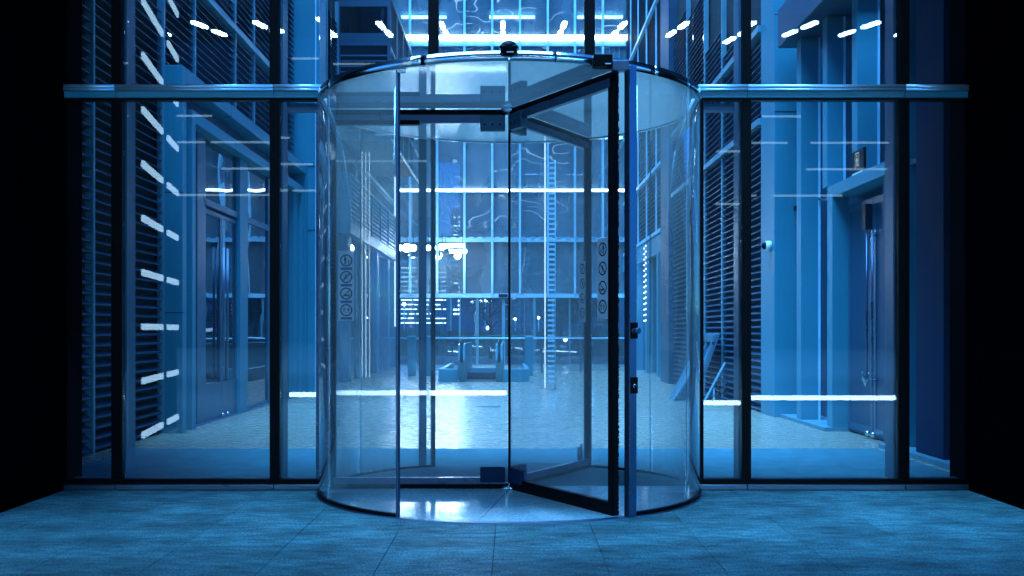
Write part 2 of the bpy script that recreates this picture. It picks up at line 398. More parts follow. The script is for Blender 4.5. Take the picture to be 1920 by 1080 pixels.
MB().arc(C, 1.472, 1.53, 0, 360, -0.011, 0.008, 96).build('threshold_ring', M['steel'], door)
# canopy
MB().disc(C, 1.475, ZC, ZC+0.02, 96).build('ceiling_panel', M['ceil'], door)
MB().disc(C, 1.46, ZC+0.022, ZC+0.034, 96).build('roof_panel', M['wingglass'], door)
joints = [-180, -150, -113, -90, -78, -67, -48, -30, 0, 40, 80, 120, 150, 180]
for i in range(len(joints)-1):
    MB().arc(C, 1.478, 1.515, joints[i]+0.06, joints[i+1]-0.06, ZC-0.006, ZC+0.06, 12).build('canopy_ring', M['chrome'], door)
# curved fixed screens
def screen(a0, a1):
    g = MB().arc(C, 1.494, 1.506, a0, a1, 0.03, ZC-0.008, 28).build('curved_screen', M['drumglass'], door)
    MB().arc(C, 1.485, 1.515, a0, a1, 0.009, 0.032, 28).build('base_channel', M['black'], g)
    return g
screen(-179, -152.5); gl = screen(-152, -120.5)
gr = screen(-54.5, -30.5); screen(-30, -1)
screen(1, 34); screen(34.5, 60); screen(119, 150); screen(150.5, 179)
def post(a, w, t, mat, z1=ZC-0.008, r=1.5, name='screen_post'):
    th = math.radians(a); R4 = Matrix.Translation((C[0], C[1], 0)) @ Matrix.Rotation(th, 4, 'Z')
    return MB().box(r-t/2, r+t/2, -w/2, w/2, 0.009, z1).xf(R4).build(name, mat, door, 0.003)
post(-120.2, 0.018, 0.030, M['alu'])
post(122.5, 0.075, 0.02, M['frame']); post(118.4, 0.03, 0.05, M['black']); post(60.6, 0.03, 0.05, M['alu'])
rp = post(-56.9, 0.062, 0.06, M['alu'], ZC+0.02, 1.515)
for a, w in ((180, .05), (0, .05)): post(a, w, 0.10, M['alu'])
post(174.5, 0.02, 0.03, M['black']); post(5.5, 0.02, 0.03, M['black']); post(-174, 0.02, 0.02, M['alu']); post(-6, 0.02, 0.02, M['alu'])
# little clip on the screen head, chrome side post hardware
th = math.radians(-120.2)
MB().box(-0.78, -0.72, -1.315, -1.29, ZC-0.035, ZC-0.008).build('head_clip', M['chrome'], door, 0.004)
pc = Vector((C[0]+1.515*math.cos(math.radians(-56.9)), C[1]+1.515*math.sin(math.radians(-56.9)), 0))
for z, kn in ((PZ(620, 7.13), 1), (PZ(722, 7.13), 0)):
    pl = MB().box(pc.x-0.005, pc.x+0.045, pc.y-0.050, pc.y-0.040, z-0.055, z+0.055).build('lock_plate', M['black'], rp)
    if kn:
        MB().tube([(pc.x+0.02, pc.y-0.05, z), (pc.x+0.022, pc.y-0.075, z)], 0.018, 14).build('lock_knob', M['steel'], rp)
        MB().tube([(pc.x+0.022, pc.y-0.075, z), (pc.x+0.045, pc.y-0.105, z-0.002)], [0.017, 0.021], 14).build('lock_knob', M['alu'], rp)
    else:
        MB().tube([(pc.x+0.022, pc.y-0.05, z), (pc.x+0.022, pc.y-0.062, z)], 0.022, 16).build('lock_cylinder', M['black'], rp)
        MB().tube([(pc.x+0.022+0.010*math.cos(t), pc.y-0.064, z+0.010*math.sin(t)-0.003) for t in [2*PI*i/12 for i in range(10)]], 0.003, 6).build('lock_emblem', M['chrome'], rp)
# motion sensor and operator box on the ring
MB().ball((PX(954, 6.86), -1.545, PZ(91, 6.86)), 0.060, 18, 12, 0.85, -1).build('dome_sensor', M['black'], door)
bx('sensor_cap', PX(937, 6.86), PX(971, 6.86), -1.60, -1.50, PZ(94, 6.86)-0.004, PZ(87, 6.86), M['black'], door, 0.008)
bx('sensor_mark', PX(950, 6.8), PX(963, 6.8), -1.612, -1.604, PZ(98, 6.8), PZ(96.4, 6.8), M['white'], door)
x0, x1 = PX(1112, 6.93), PX(1148, 6.93)
ob = MB().box(x0, x1, -1.50, -1.40, PZ(125, 6.93), PZ(102, 6.93)).build('operator_box', M['black'], door, 0.006)
bx('operator_mark', PX(1135, 6.9), PX(1146, 6.9), -1.505, -1.502, PZ(119.5, 6.9), PZ(117.8, 6.9), M['white'], ob)
bx('operator_box', PX(1148, 6.95), PX(1178, 7.0), -1.455, -1.38, PZ(131, 6.95), PZ(112, 6.95), M['alu'], door, 0.004)

def wing(theta, main):
    th = math.radians(theta); u = Vector((math.cos(th), math.sin(th), 0)); nn = Vector((-math.sin(th), math.cos(th), 0))
    M4 = Matrix(((u.x, nn.x, 0, C[0]), (u.y, nn.y, 0, C[1]), (0, 0, 1, 0), (0, 0, 0, 1)))
    RO = 1.455
    g = MB().box(0.02, RO-0.03, -0.006, 0.006, 0.05, 2.93).xf(M4 @ Matrix.Translation((0, 0, 1.5)) @ Matrix.Rotation(-0.0043 if theta == 180 else 0, 4, 'X') @ Matrix.Translation((0, 0, -1.5))).build('wing', M['wingglass'], door)
    def b(name, u0, u1, n0, n1, z0, z1, m, bev=0.0):
        return MB().box(u0, u1, n0, n1, z0, z1).xf(M4).build(name, m, g, bev)
    b('bottom_rail', 0.05, RO-0.04, -0.024, 0.024, 0.045, 0.098, M['alu'] if not main else M['black'], 0.003)
    b('top_rail', 0.05, RO-0.04, -0.024, 0.024, 2.94, 3.005, M['alu'], 0.003)
    b('outer_stile', RO-0.062, RO-0.018, -0.022, 0.022, 0.02, 3.02, M['black'], 0.003)
    b('stile_trim', RO-0.017, RO-0.009, -0.010, 0.010, 0.02, 3.02, M['chrome'])
    # brush seals with an uneven fringe
    mb = MB(); z = 0.015
    while z < 3.03:
        w = random.uniform(0.026, 0.040); h = 0.011
        mb.box(RO-0.008, RO-0.006+w, -0.007, 0.007, z, z+h); z += h*0.98
    mb.xf(M4).build('brush_seal', M['brush'], g)
    for z0, z1, s in ((0.008, 0.044, -1), (3.006, 3.046, 1)):
        mb = MB(); q = 0.03
        while q < RO-0.02:
            w = random.uniform(0.0, 0.006); mb.box(q, q+0.0115, -0.016, 0.016, z0-(w if s > 0 else -w*0.2), z1+(0)); q += 0.0118
        mb.xf(M4).build('brush_seal', M['brush'], g)
    # patch plates beside the shaft
    for z0, z1 in ((2.875, 3.0), (0.06, 0.18)):
        p = b('patch_plate', 0.035, 0.235, -0.030, 0.030, z0, z1, M['frame'] if z0 > 1 else M['navy'], 0.006)
        if z0 > 1:
            for k in range(3):
                mb = MB().tube([(0.075+0.062*k, -0.034, 2.925), (0.075+0.062*k, 0.034, 2.925)], 0.009, 10).xf(M4).build('bolt', M['dark'], g)
    # door closer on the rail
    if theta == 180: b('rail_cover', 0.72, RO-0.05, -0.034, 0.034, 2.925, 2.96, M['black'], 0.004)
    # sticker strip
    uc = RO-0.145 if theta != -60 else RO-0.145
    s_ = -1 if nn.y > 0 else 1          # face that looks to the camera
    if theta == 60: s_ = -1 if nn.y > 0 else 1
    def P(uu, nnn, z): return tuple(M4 @ Vector((uu, nnn, z)))
    st = b('sticker_strip', uc-0.065, uc+0.065, s_*0.0062, s_*0.0068, 1.355, 1.915, M['sticker'])
    mb = MB(); off = s_*0.0075
    def ring(cz, r0, r1, n=28):
        for i in range(n):
            t0, t1 = 2*PI*i/n, 2*PI*(i+1)/n
            mb.quad(*[P(uc+r*math.cos(t), off, cz+r*math.sin(t)) for r, t in ((r0, t0), (r1, t0), (r1, t1), (r0, t1))])
    def bar(u0, z0, u1, z1, w):
        d = Vector((u1-u0, z1-z0)); 
        if d.length == 0: return
        d.normalize(); p = Vector((-d.y, d.x))*w/2
        mb.quad(P(u0+p.x, off+s_*0.0004, z0+p.y), P(u0-p.x, off+s_*0.0004, z0-p.y), P(u1-p.x, off+s_*0.0004, z1-p.y), P(u1+p.x, off+s_*0.0004, z1+p.y))
    def head(cu, cz, r, n=10):
        mb.quad(*[P(cu+r*math.cos(2*PI*i/n), off+s_*0.0004, cz+r*math.sin(2*PI*i/n)) for i in range(n)])
    def person(cu, cz, h, stride=0.15, arms=0.2):
        head(cu, cz+h*0.42, h*0.09); bar(cu, cz+h*0.32, cu, cz-h*0.08, h*0.2)
        bar(cu-h*0.03, cz-h*0.05, cu-h*stride, cz-h*0.5, h*0.085); bar(cu+h*0.03, cz-h*0.05, cu+h*stride, cz-h*0.5, h*0.085)
        bar(cu-h*0.08, cz+h*0.28, cu-h*arms, cz+h*0.02, h*0.06); bar(cu+h*0.08, cz+h*0.28, cu+h*arms, cz+h*0.02, h*0.06)
    q = 1 if u.x > 0 else -1
    for k in range(4):
        cz = 1.838-0.133*k; ring(cz, 0.039, 0.049)
        if k == 0:
            person(uc+0.008, cz+0.002, 0.068, 0.08, 0.13); person(uc-0.019, cz-0.012, 0.036, 0.10, 0.2)
        elif k == 1:
            person(uc+0.002, cz-0.006, 0.05, 0.3, 0.4); bar(uc-0.022, cz+0.024, uc+0.012, cz+0.018, 0.003)
            bar(uc-0.032, cz+0.032, uc+0.032, cz-0.032, 0.008)
        elif k == 2:
            bar(uc-0.022, cz-0.018, uc+0.020, cz-0.010, 0.012); bar(uc+0.018, cz-0.010, uc+0.022, cz-0.026, 0.006); bar(uc-0.016, cz-0.018, uc-0.024, cz-0.030, 0.006); head(uc-0.028, cz-0.010, 0.006)
            bar(uc-0.032, cz+0.032, uc+0.032, cz-0.032, 0.008)
        else:
            person(uc-0.017, cz, 0.046, 0.24, 0.3); person(uc+0.017, cz, 0.046, 0.24, 0.3)
    mb.build('pictogram', M['ink'], g)
    mb = MB()
    for k in range(4):
        cz = 1.838-0.133*k-0.0665
        mb.quad(P(uc-0.046, off, cz-0.009), P(uc+0.046, off, cz-0.009), P(uc+0.046, off, cz+0.011), P(uc-0.046, off, cz+0.011))
    if theta == 180: mb.build('caption_plate', M['alu'], g)
    return g
wing(180, False); wg = wing(-60, True); wc = wing(60, False)
# floor bolt on the rear wing
th = math.radians(60)
MB().tube([(C[0]+1.33*math.cos(th)-0.03, 1.33*math.sin(th)-0.03, 0.10), (C[0]+1.33*math.cos(th)-0.03, 1.33*math.sin(th)-0.03, 0.22)], 0.022, 10).build('floor_bolt', M['steel'], door)
MB().tube([(C[0]+1.37*math.cos(th)-0.03, 1.37*math.sin(th)-0.03, 0.09), (C[0]+1.37*math.cos(th)-0.03, 1.37*math.sin(th)-0.03, 0.24)], 0.014, 10).build('floor_bolt', M['chrome'], door)
MB().tube([(C[0], C[1], 0.02), (C[0], C[1], ZC)], 0.011, 12).build('centre_shaft', M['black'], door)
MB().tube([(C[0], C[1], 0.006), (C[0], C[1], 0.03), (C[0], C[1], 0.031), (C[0], C[1], 0.055)], [0.075, 0.07, 0.03, 0.028], 20).build('floor_bearing', M['chrome'], door)
MB().tube([(C[0], C[1], 3.0), (C[0], C[1], 3.02), (C[0], C[1], 3.021), (C[0], C[1], ZC)], [0.04, 0.045, 0.07, 0.07], 20).build('head_bearing', M['chrome'], door)

# ------------------------------------------------------------------ louvred walls
def louvres(parent, X, y0, y1, z0, z1, sgn, pitch=0.108, stuff=False, depth=0.075):
    """tilted blades running along Y on a wall at X; sgn = side of the corridor (+1: faces +X)"""
    prof = [(0, 0), (depth*sgn, -0.042), (depth*sgn, -0.058), (0, -0.016)]
    L = y1-y0
    mb = MB()
    def blade(z, yc):
        k = len(mb.v)
        for yy in (yc-L/2, yc+L/2):
            for a, b in prof: mb.v.append((X+a, yy, z+b))
        for f in ((0,1,2,3), (7,6,5,4), (0,4,5,1), (1,5,6,2), (2,6,7,3), (3,7,4,0)):
            mb.f.append(tuple(k+i for i in f)); mb.sm.append(False)
    zs = []; z = z0+0.09
    while z < z1: zs.append(z); z += pitch
    yc = (y0+y1)/2
    if stuff:
        for z in zs: blade(z, yc)
        mb.build('slat', M['slat'], parent, kind='stuff')
    else:
        blade(0, 0); me, c = mb.mesh('slat', M['slat'])
        for z in zs:
            o = bpy.data.objects.new('slat', me); place(o, parent, (c.x, yc, z+c.z))
XL, XR = -4.42, 3.96
# left wall, near
lw = empty('louvred_wall', (XL, 3, 0), 'dark horizontal slatted wall left of the tall portal, seen through the left screen', 'louvred wall', 'slatted walls along the passage')
bx('backing', XL-0.3, XL-0.04, 0.3, 12.6, 0, 12, M['dark'], lw)
louvres(lw, XL, 0.3, 2.42, 0.0, 4.9, 1); louvres(lw, XL, 2.48, 4.60, 0.0, 5.3, 1)
for (a, b, zt) in ((4.70, 5.90, 5.9), (5.96, 8.0, 6.5), (8.06, 9.2, 7.2), (9.26, 12.5, 8.2)):
    louvres(lw, XL, a, b, 4.62, zt, 1)
for y in (2.45, 4.65, 5.93, 8.03, 9.23): bx('post', XL, XL+0.09, y-0.022, y+0.022, 0 if y < 4.7 else 4.60, 9.5, M['post'], lw)
bx('ledge', XL-0.02, XL+0.12, 0.3, 12.55, 5.95, 6.05, M['post'], lw)
# portal on the left
pt = empty('door_portal', (-4.2, 8.6, 0), 'tall double framed portal with glazed doors in the left wall', 'portal')
PXo = -4.105
bx('outer_jamb', XL, PXo, 4.64, 4.80, 0, 4.59, M['panel'], pt, 0.004)
bx('outer_jamb', XL, PXo, 12.45, 12.60, 0, 4.59, M['panel'], pt, 0.004)
bx('outer_head', XL, PXo+0.001, 4.80, 12.45, 4.41, 4.591, M['panel'], pt, 0.004)
bx('recess_panel', XL, XL+0.07, 4.81, 12.44, 0.0, 4.40, M['panel_dk'], pt)
bx('inner_jamb', XL+0.071, -4.12, 5.09, 5.24, 0, 4.13, M['panel'], pt, 0.004)
bx('inner_jamb', XL+0.071, -4.12, 12.15, 12.29, 0, 4.13, M['panel'], pt, 0.004)
bx('inner_head', XL+0.071, -4.119, 5.24, 12.15, 3.98, 4.131, M['panel'], pt, 0.004)
XG = -4.29
def ypx(px, X=XG): return abs(X)*F/abs(960-px)-D0
bx('recess_floor', XL+0.071, -4.2, 5.25, 12.14, 0.001, 0.012, M['frame'], pt)
for (a, b, m) in ((366, 382, 'frame'), (443, 458, 'panel'), (500, 505, 'frame'), (526, 531, 'frame')):
    bx('door_post', XG-0.05, XG+0.06 if m == 'panel' else XG+0.03, ypx(a), ypx(b), 0.0125, 3.978, M[m], pt, 0.004)
ya, yb = ypx(382), ypx(443)
bx('transom', XG-0.04, XG+0.035, ya, yb, 3.03, 3.12, M['frame'], pt); bx('transom', XG-0.04, XG+0.035, ypx(458), ypx(500), 3.03, 3.12, M['frame'], pt)
bx('transom_pane', XG-0.012, XG, ya, yb, 3.12, 3.975, M['darkglass'], pt); bx('transom_pane', XG-0.012, XG, ypx(458), ypx(500), 3.12, 3.975, M['darkglass'], pt)
bx('side_pane', XG-0.012, XG, ypx(458)+0.005, ypx(500)-0.005, 0.07, 3.028, M['darkglass'], pt)
bx('side_pane', XG-0.012, XG, ypx(505)+0.005, ypx(526)-0.005, 0.07, 3.975, M['darkglass'], pt)
bx('side_pane', XG-0.012, XG, ypx(531)+0.005, ypx(541), 0.07, 3.975, M['darkglass'], pt)
bx('solid_panel', XG-0.02, XG+0.10, ypx(541)+0.005, 12.14, 0.013, 3.977, M['panel'], pt)
bx('bottom_rail', XG-0.03, XG+0.02, ypx(458), ypx(500), 0.013, 0.068, M['frame'], pt)
ym = (ya+yb)/2
for (a, b, s) in ((ya+0.005, ym-0.004, 1), (ym+0.004, yb-0.005, -1)):
    lf = bx('door_leaf', XG-0.03, XG+0.01, a, b, 0.02, 0.53, M['frame'], pt, 0.003)
    bx('leaf_glass', XG-0.015, XG-0.003, a+0.06, b-0.06, 0.53, 2.93, M['darkglass'], lf)
    bx('leaf_stile', XG-0.03, XG+0.01, a, a+0.06, 0.53, 2.99, M['frame'], lf); bx('leaf_stile', XG-0.03, XG+0.01, b-0.06, b, 0.53, 2.99, M['frame'], lf)
    bx('leaf_rail', XG-0.03, XG+0.01, a+0.06, b-0.06, 2.93, 2.99, M['frame'], lf)
    yy = (b-0.13) if s > 0 else (a+0.13)
    for dy in (0, 0.06): MB().tube([(XG+0.07, yy+dy*s, 0.56), (XG+0.07, yy+dy*s, 2.5)], 0.009, 8).build('pull_handle', M['steel'], lf)
    MB().ball((XG+0.05, yy+0.05, 0.05), 0.03).build('door_stop', M['chrome'], lf)
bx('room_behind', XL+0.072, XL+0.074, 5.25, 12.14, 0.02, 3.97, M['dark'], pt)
for y in (6.9, 9.1, 11.0):
    bx('panel_joint', PXo-0.1, PXo+0.0015, y, y+0.008, 4.405, 4.5915, M['dark'], pt); bx('panel_joint', XL+0.28, -4.1185, y+0.3, y+0.308, 3.975, 4.1315, M['dark'], pt)
for z in (1.5, 3.0): bx('panel_joint', XL+0.02, PXo+0.0015, 4.6385, 4.7, z, z+0.008, M['dark'], pt)
# column after the portal and beyond
cl = bx('panelled_column', XL-0.1, -3.87, 12.62, 13.4, 0, 13.5, M['panel'], None, 0.01, label='tall pale panelled column standing at the far end of the left portal', cat='column')
bx('corner_trim', -3.95, -3.93, 12.60, 12.618, 0, 13.5, M['mullw'], cl)
for z in (3.3, 4.58, 6.1): bx('panel_joint', XL-0.1, -3.868, 12.612, 12.619, z, z+0.012, M['dark'], cl)
lf2 = empty('louvred_wall', (XL, 20, 0), 'far dark slatted wall of the left side, beyond the panelled column', 'louvred wall', 'slatted walls along the passage')
bx('backing', XL-0.3, XL-0.04, 13.4, 31.1, 0, 14, M['dark'], lf2)
louvres(lf2, XL, 13.45, 17.7, 0, 9.0, 1, stuff=True); louvres(lf2, XL, 24, 31, 6.0, 13.5, 1, 0.14, stuff=True)
bx('ledge', XL-0.02, XL+0.12, 13.45, 31, 5.95, 6.05, M['post'], lf2)
for y in (14.8, 16.2, 17.75): bx('post', XL, XL+0.09, y-0.03, y+0.03, 0, 9.5, M['post'], lf2)
# projecting box
pb = empty('projecting_box', (-3.7, 20, 6), 'dark projecting box with window over louvres high on the left', 'bay window')
BX0, BX1, BY = XL, -3.05, 17.9
dB = BY+D0
bx('box_body', BX0, BX1-0.05, BY+0.12, BY+7, 6.2, 9.8, M['dark'], pb)
for z0, z1 in ((PZ(185+77, dB), PZ(250, dB)), (PZ(85, dB), PZ(62, dB)), (PZ(12, dB), PZ(0, dB))):
    bx('beam', BX0, BX1, BY, BY+0.11, z0, z1, M['panel_dk'], pb)
for x0, x1 in ((BX0+0.02, BX0+0.10), (BX1-0.08, BX1)): bx('stile', x0, x1, BY-0.005, BY+0.115, 6.1, 9.8, M['panel_dk'], pb)
bx('pane', BX0+0.11, BX1-0.09, BY+0.04, BY+0.05, PZ(61, dB), PZ(13, dB), M['darkglass'], pb)
z = 6.35
while z < PZ(92, dB):
    MB().hexa([(BX0+0.1, BY+0.02, z-0.05), (BX1-0.08, BY+0.02, z-0.05), (BX1-0.08, BY+0.10, z), (BX0+0.1, BY+0.10, z), (BX0+0.1, BY+0.02, z-0.035), (BX1-0.08, BY+0.02, z-0.035), (BX1-0.08, BY+0.10, z+0.015), (BX0+0.1, BY+0.10, z+0.015)]).build('slat', M['slat'], pb)
    z += 0.135
for zz in (6.15, 7.0, 8.4, 9.7): bx('side_rail', BX1-0.04, BX1, BY+0.12, BY+8.2, zz, zz+0.06, M['post'], pb)
for k in range(1, 6): bx('side_post', BX1-0.035, BX1-0.005, BY+1.6*k, BY+1.6*k+0.05, 6.2, 9.7, M['post'], pb)
# louvred parapet and shopfronts below it
pp = empty('louvred_parapet', (-4.1, 23, 4), 'pale louvred parapet band running above the far left shopfronts', 'parapet')
for k in range(6): bx('parapet_post', -4.05, -4.0, 17.6+2.0*k-0.03, 17.6+2.0*k+0.03, 4.0, 5.15, M['panel'], pp)
for k in range(9): bx('parapet_slat', -4.10, -4.03, 17.6, 27.6, 4.06+0.12*k, 4.11+0.12*k, M['panel'], pp)
bx('parapet_top', -4.14, -3.98, 17.5, 27.7, 5.14, 5.2, M['panel'], pp)
bx('parapet_fascia', -4.2, -3.98, 17.5, 27.7, 3.70, 4.0, M['panel'], pp)
bx('parapet_return', XL+0.12, -3.98, 17.4, 17.5, 3.7, 5.2, M['panel'], pp)
sf = empty('shopfront', (-4.2, 24, 0), 'glazed shopfront with pale piers under the louvred parapet', 'shopfront')
for y in (17.8, 20.6, 23.4, 26.2, 29.0): bx('shop_pier', XL+0.001, -4.1, y, y+0.5, 0, 3.69, M['panel'], sf)
for y in (18.3, 21.1, 23.9, 26.7): bx('shop_pane', -4.25, -4.238, y+0.01, y+2.29, 0.05, 3.69, M['darkglass'], sf)

# ------------------------------------------------------------------ right side
rw = empty('louvred_wall', (XR, 10, 0), 'dark slatted wall with leaning boards at its foot, right of the revolving door', 'louvred wall', 'slatted walls along the passage')
YR0 = 16.35-D0
bx('backing', XR+0.04, XR+0.3, YR0, 17.0, 0, 13, M['dark'], rw)
ys = [YR0, 9.55, 10.95, 12.7]
for i, (a, b) in enumerate(zip(ys, ys[1:])): louvres(rw, XR, a+(0.03 if i else 0), b-0.03, 0, 5.9+0.55*i, -1)
for y in ys[1:]: bx('post', XR-0.09, XR, y-0.025, y+0.025, 0, 10, M['post'], rw)
for z in (4.5, 5.95): bx('ledge', XR-0.12, XR+0.02, YR0, 16.9, z, z+0.1, M['post'], rw)
rw2 = empty('louvred_wall', (XR, 15, 0), 'slatted wall seen through the right curved glass, nearer the far facade', 'louvred wall', 'slatted walls along the passage')
louvres(rw2, XR, 12.73, 14.8, 0, 8.2, -1, 0.108); louvres(rw2, XR, 14.86, 16.9, 0, 8.6, -1, 0.108)
bx('post', XR-0.09, XR, 14.805, 14.855, 0, 10, M['post'], rw2)
bx('panelled_column', 3.80, 4.5, 17.0, 18.4, 0, 13.5, M['panel_dk'], None, 0.01, label='narrow dark column between the right hand slatted walls', cat='column')
rw3 = empty('louvred_wall', (4.3, 25, 0), 'farthest right slatted wall with slanting bright rails, high above shopfronts', 'louvred wall', 'slatted walls along the passage')
bx('backing', 4.4, 4.7, 18.4, 31.1, 3.6, 14, M['dark'], rw3)
louvres(rw3, 4.35, 18.45, 31.0, 4.2, 13.8, -1, 0.14, stuff=True)
for y in (20.2, 22.4, 24.6, 26.8, 29): bx('post', 4.22, 4.26, y-0.03, y+0.03, 4.2, 13.8, M['mullw'], rw3)
for z in (4.1, 6.0, 8.4, 10.9): bx('ledge', 4.18, 4.28, 18.45, 31.0, z, z+0.1, M['mullw'], rw3)
bx('fascia', 4.15, 4.6, 18.45, 31.0, 3.5, 4.0, M['panel'], rw3)
sf = empty('shopfront', (4.3, 24, 0), 'glazed shopfront with dark posts under the farthest right slats', 'shopfront')
for y in (18.5, 21, 23.5, 26, 28.5): bx('shop_pier', 4.1, 4.6, y, y+0.3, 0, 3.49, M['panel'], sf)
for y in (18.8, 21.3, 23.8, 26.3): bx('shop_pane', 4.3, 4.312, y+0.01, y+2.19, 0.05, 3.49, M['darkglass'], sf)

cr = bx('panelled_column', 3.885, 4.6, 15.5-D0, YR0-0.002, 0, 13.5, M['panel'], None, 0.006, label='broad pale panelled column carrying the white dome camera', cat='column')
for z in (PZ(210, 15.5), PZ(28, 15.5)): bx('panel_joint', 3.883, 4.6, 15.5-D0-0.003, 15.5-D0-0.0005, z, z+0.014, M['dark'], cr)
bx('rear_wall', 4.5, 4.8, 0.3, 15.5-D0, 0, 9, M['panel_dk'], None, label='dark wall behind the row of pale fins on the right', cat='wall')
cd = empty('dome_camera', (3.86, 15.9-D0, PZ(461, 15.9)), 'small white dome camera fixed on the broad pale column', 'camera')
z = PZ(461, 15.7)
MB().tube([(3.884, 7.3, z), (3.80, 7.3, z)], 0.075, 18).build('camera_body', M['white'], cd)
MB().ball((3.795, 7.3, z), 0.055, 14, 10).build('lens_dome', M['black'], cd)
def fin(x0, x1, y, t, z0, z1, label):
    f = bx('wall_fin', x0, x1, y, y+t, z0, z1, M['panel'], None, 0.004, label=label, cat='fin', group='pale vertical fins on the right wall')
    bx('fin_edge', x1+0.001, x1+0.025, y-0.02, y+t, z0, z1, M['mullw'], f); return f
fin(4.00, 4.24, 6.09, 0.22, 0.052, 5.34, 'pale vertical fin just right of the broad column, standing on the kerb')
fin(4.07, 4.28, 5.12, 0.2, 3.14, 5.34, 'pale vertical fin rising from the left end of the door surround')
fin(4.12, 4.36, 4.09, 0.2, 3.14, 5.34, 'pale vertical fin rising behind the exit sign')
fin(4.18, 4.32, 2.65, 0.2, 0.052, 5.2, 'narrow dim fin just right of the right hand black mullion')
bx('wall_pier', 4.09, 4.79, 1.52, 2.2, 0.052, 5.19, M['navy'], None, 0.005, label='dark flat pier at the far right end behind the glass', cat='pier')
bx('projecting_slab', 3.83, 4.79, 12.3-D0, 15.1-D0, 5.35, 5.9, M['panel_dk'], None, 0.01, label='dark projecting slab overhead at upper right', cat='slab')
nl = empty('louvred_wall', (4.45, 2.3, 0), 'narrow dark slatted panel beside the far right pier', 'louvred wall', 'slatted walls along the passage')
louvres(nl, 4.44, 2.22, 2.63, 0.05, 4.9, -1, 0.10, depth=0.05)
bx('cross_bar', 4.2, 4.42, 2.22, 2.64, 3.02, 3.08, M['frame'], nl)
k1 = bx('kerb', 3.96, 4.49, 4.88, 7.08, 0.0, 0.05, M['kerb'], kind='structure')
k2 = bx('kerb', 4.00, 4.49, 0.32, 3.02, 0.0, 0.05, M['kerb'], kind='structure')
# brackets
br = empty('wall_bracket', (4.05, 6.6, 2.9), 'small dark bracket at the edge of the first pale fin', 'bracket')
MB().tube([(4.24, 6.05, PZ(372, 14.4)), (4.26, 5.9, PZ(376, 14.3)), (4.36, 5.85, PZ(372, 14.3)), (4.45, 5.85, PZ(370, 14.3))], 0.018, 8).build('bracket_rod', M['steel'], br)
bx('bracket_plate', PX(1490, 15.4), PX(1497, 15.4)+0.03, 6.93, 7.05, PZ(395, 15.4), PZ(386, 15.4), M['black'], br)
# door surround on the right
ds = empty('door_surround', (4.2, 4, 0), 'dark door surround with handled doors in the right wall', 'door surround')
bx('jamb', 4.07, 4.28, 4.90, 5.12, 0.0, 3.13, M['panel'], ds, 0.004)
bx('jamb', 4.10, 4.30, 3.04, 3.16, 0.0, 2.979, M['panel_dk'], ds, 0.004)
bx('head', 4.071, 4.49, 3.03, 4.898, 2.98, 3.13, M['panel'], ds, 0.004)
bx('back_panel', 4.40, 4.49, 3.16, 4.9, 0.0, 2.978, M['panel_dk'], ds)
XD = 4.27
for (a, b, s) in ((3.17, 3.95, 1), (3.96, 4.88, -1)):
    lf = bx('door_leaf', XD, XD+0.045, a, b, 0.02, 2.86, M['panel_dk'], ds, 0.003)
    bx('leaf_frame', XD-0.008, XD-0.0005, a+0.01, a+0.09, 0.05, 2.85, M['frame'], lf); bx('leaf_frame', XD-0.008, XD-0.0005, b-0.09, b-0.01, 0.05, 2.85, M['frame'], lf)
    bx('leaf_frame', XD-0.0085, XD-0.0005, a+0.09, b-0.09, 0.05, 0.13, M['frame'], lf); bx('leaf_frame', XD-0.0085, XD-0.0005, a+0.09, b-0.09, 2.77, 2.85, M['frame'], lf)
    yy = b-0.12 if s > 0 else a+0.06
    MB().ball((XD-0.05, yy, 0.06), 0.035).build('door_stop', M['chrome'], lf)
    MB().tube([(XD-0.06, yy, 0.62), (XD-0.06, yy, 2.45)], 0.014, 8).build('pull_handle', M['alu'], lf)
    for z in (0.7, 2.4): MB().tube([(XD-0.06, yy, z), (XD, yy, z)], 0.012, 8).build('handle_stand', M['steel'], lf)
bx('door_closer', XD-0.09, XD-0.01, 3.98, 4.10, 2.48, 2.78, M['black'], ds)
ck = [(XD-0.09, 3.97+0.12*math.cos(t), 0.76+0.09*math.sin(t)) for t in [PI*(0.9+1.2*i/10) for i in range(11)]]
pl = empty('padlock', (4.18, 3.95, 0.6), 'silver padlock and chain looped through the right door handles', 'padlock')
MB().tube(ck, 0.011, 6).build('chain', M['steel'], pl)
MB().beam((4.17, 3.90, 0.64), (4.17, 4.02, 0.72), 0.03, 0.055).build('lock_body', M['chrome'], pl, 0.005)
# exit sign
sg = empty('exit_sign', (4.1, 3.95, 3.13), 'small dark exit sign with running figure above the right hand door surround', 'sign')
bx('sign_box', 4.10, 4.13, 3.80, 4.24, 3.16, 3.42, M['black'], sg, 0.003)
bx('sign_foot', 4.095, 4.125, 3.84, 4.20, 3.131, 3.159, M['white'], sg)
mb = MB()
def sq(y0, z0, y1, z1, w):
    d = Vector((y1-y0, z1-z0)).normalized(); p = Vector((-d.y, d.x))*w/2
    mb.quad((4.0985, y0+p.x, z0+p.y), (4.0985, y0-p.x, z0-p.y), (4.0985, y1-p.x, z1-p.y), (4.0985, y1+p.x, z1+p.y))
for a, b_, c_, d_ in ((3.97, 3.20, 3.97, 3.385), (4.10, 3.20, 4.10, 3.385), (3.97, 3.385, 4.10, 3.385)): sq(a, b_, c_, d_, 0.012)
sq(4.035, 3.34, 4.045, 3.365, 0.03); sq(4.03, 3.33, 4.04, 3.27, 0.035); sq(4.03, 3.32, 3.99, 3.29, 0.014); sq(4.045, 3.32, 4.08, 3.30, 0.014)
sq(4.035, 3.27, 4.07, 3.22, 0.016); sq(4.035, 3.27, 4.005, 3.235, 0.016); sq(4.005, 3.235, 3.985, 3.235, 0.014)
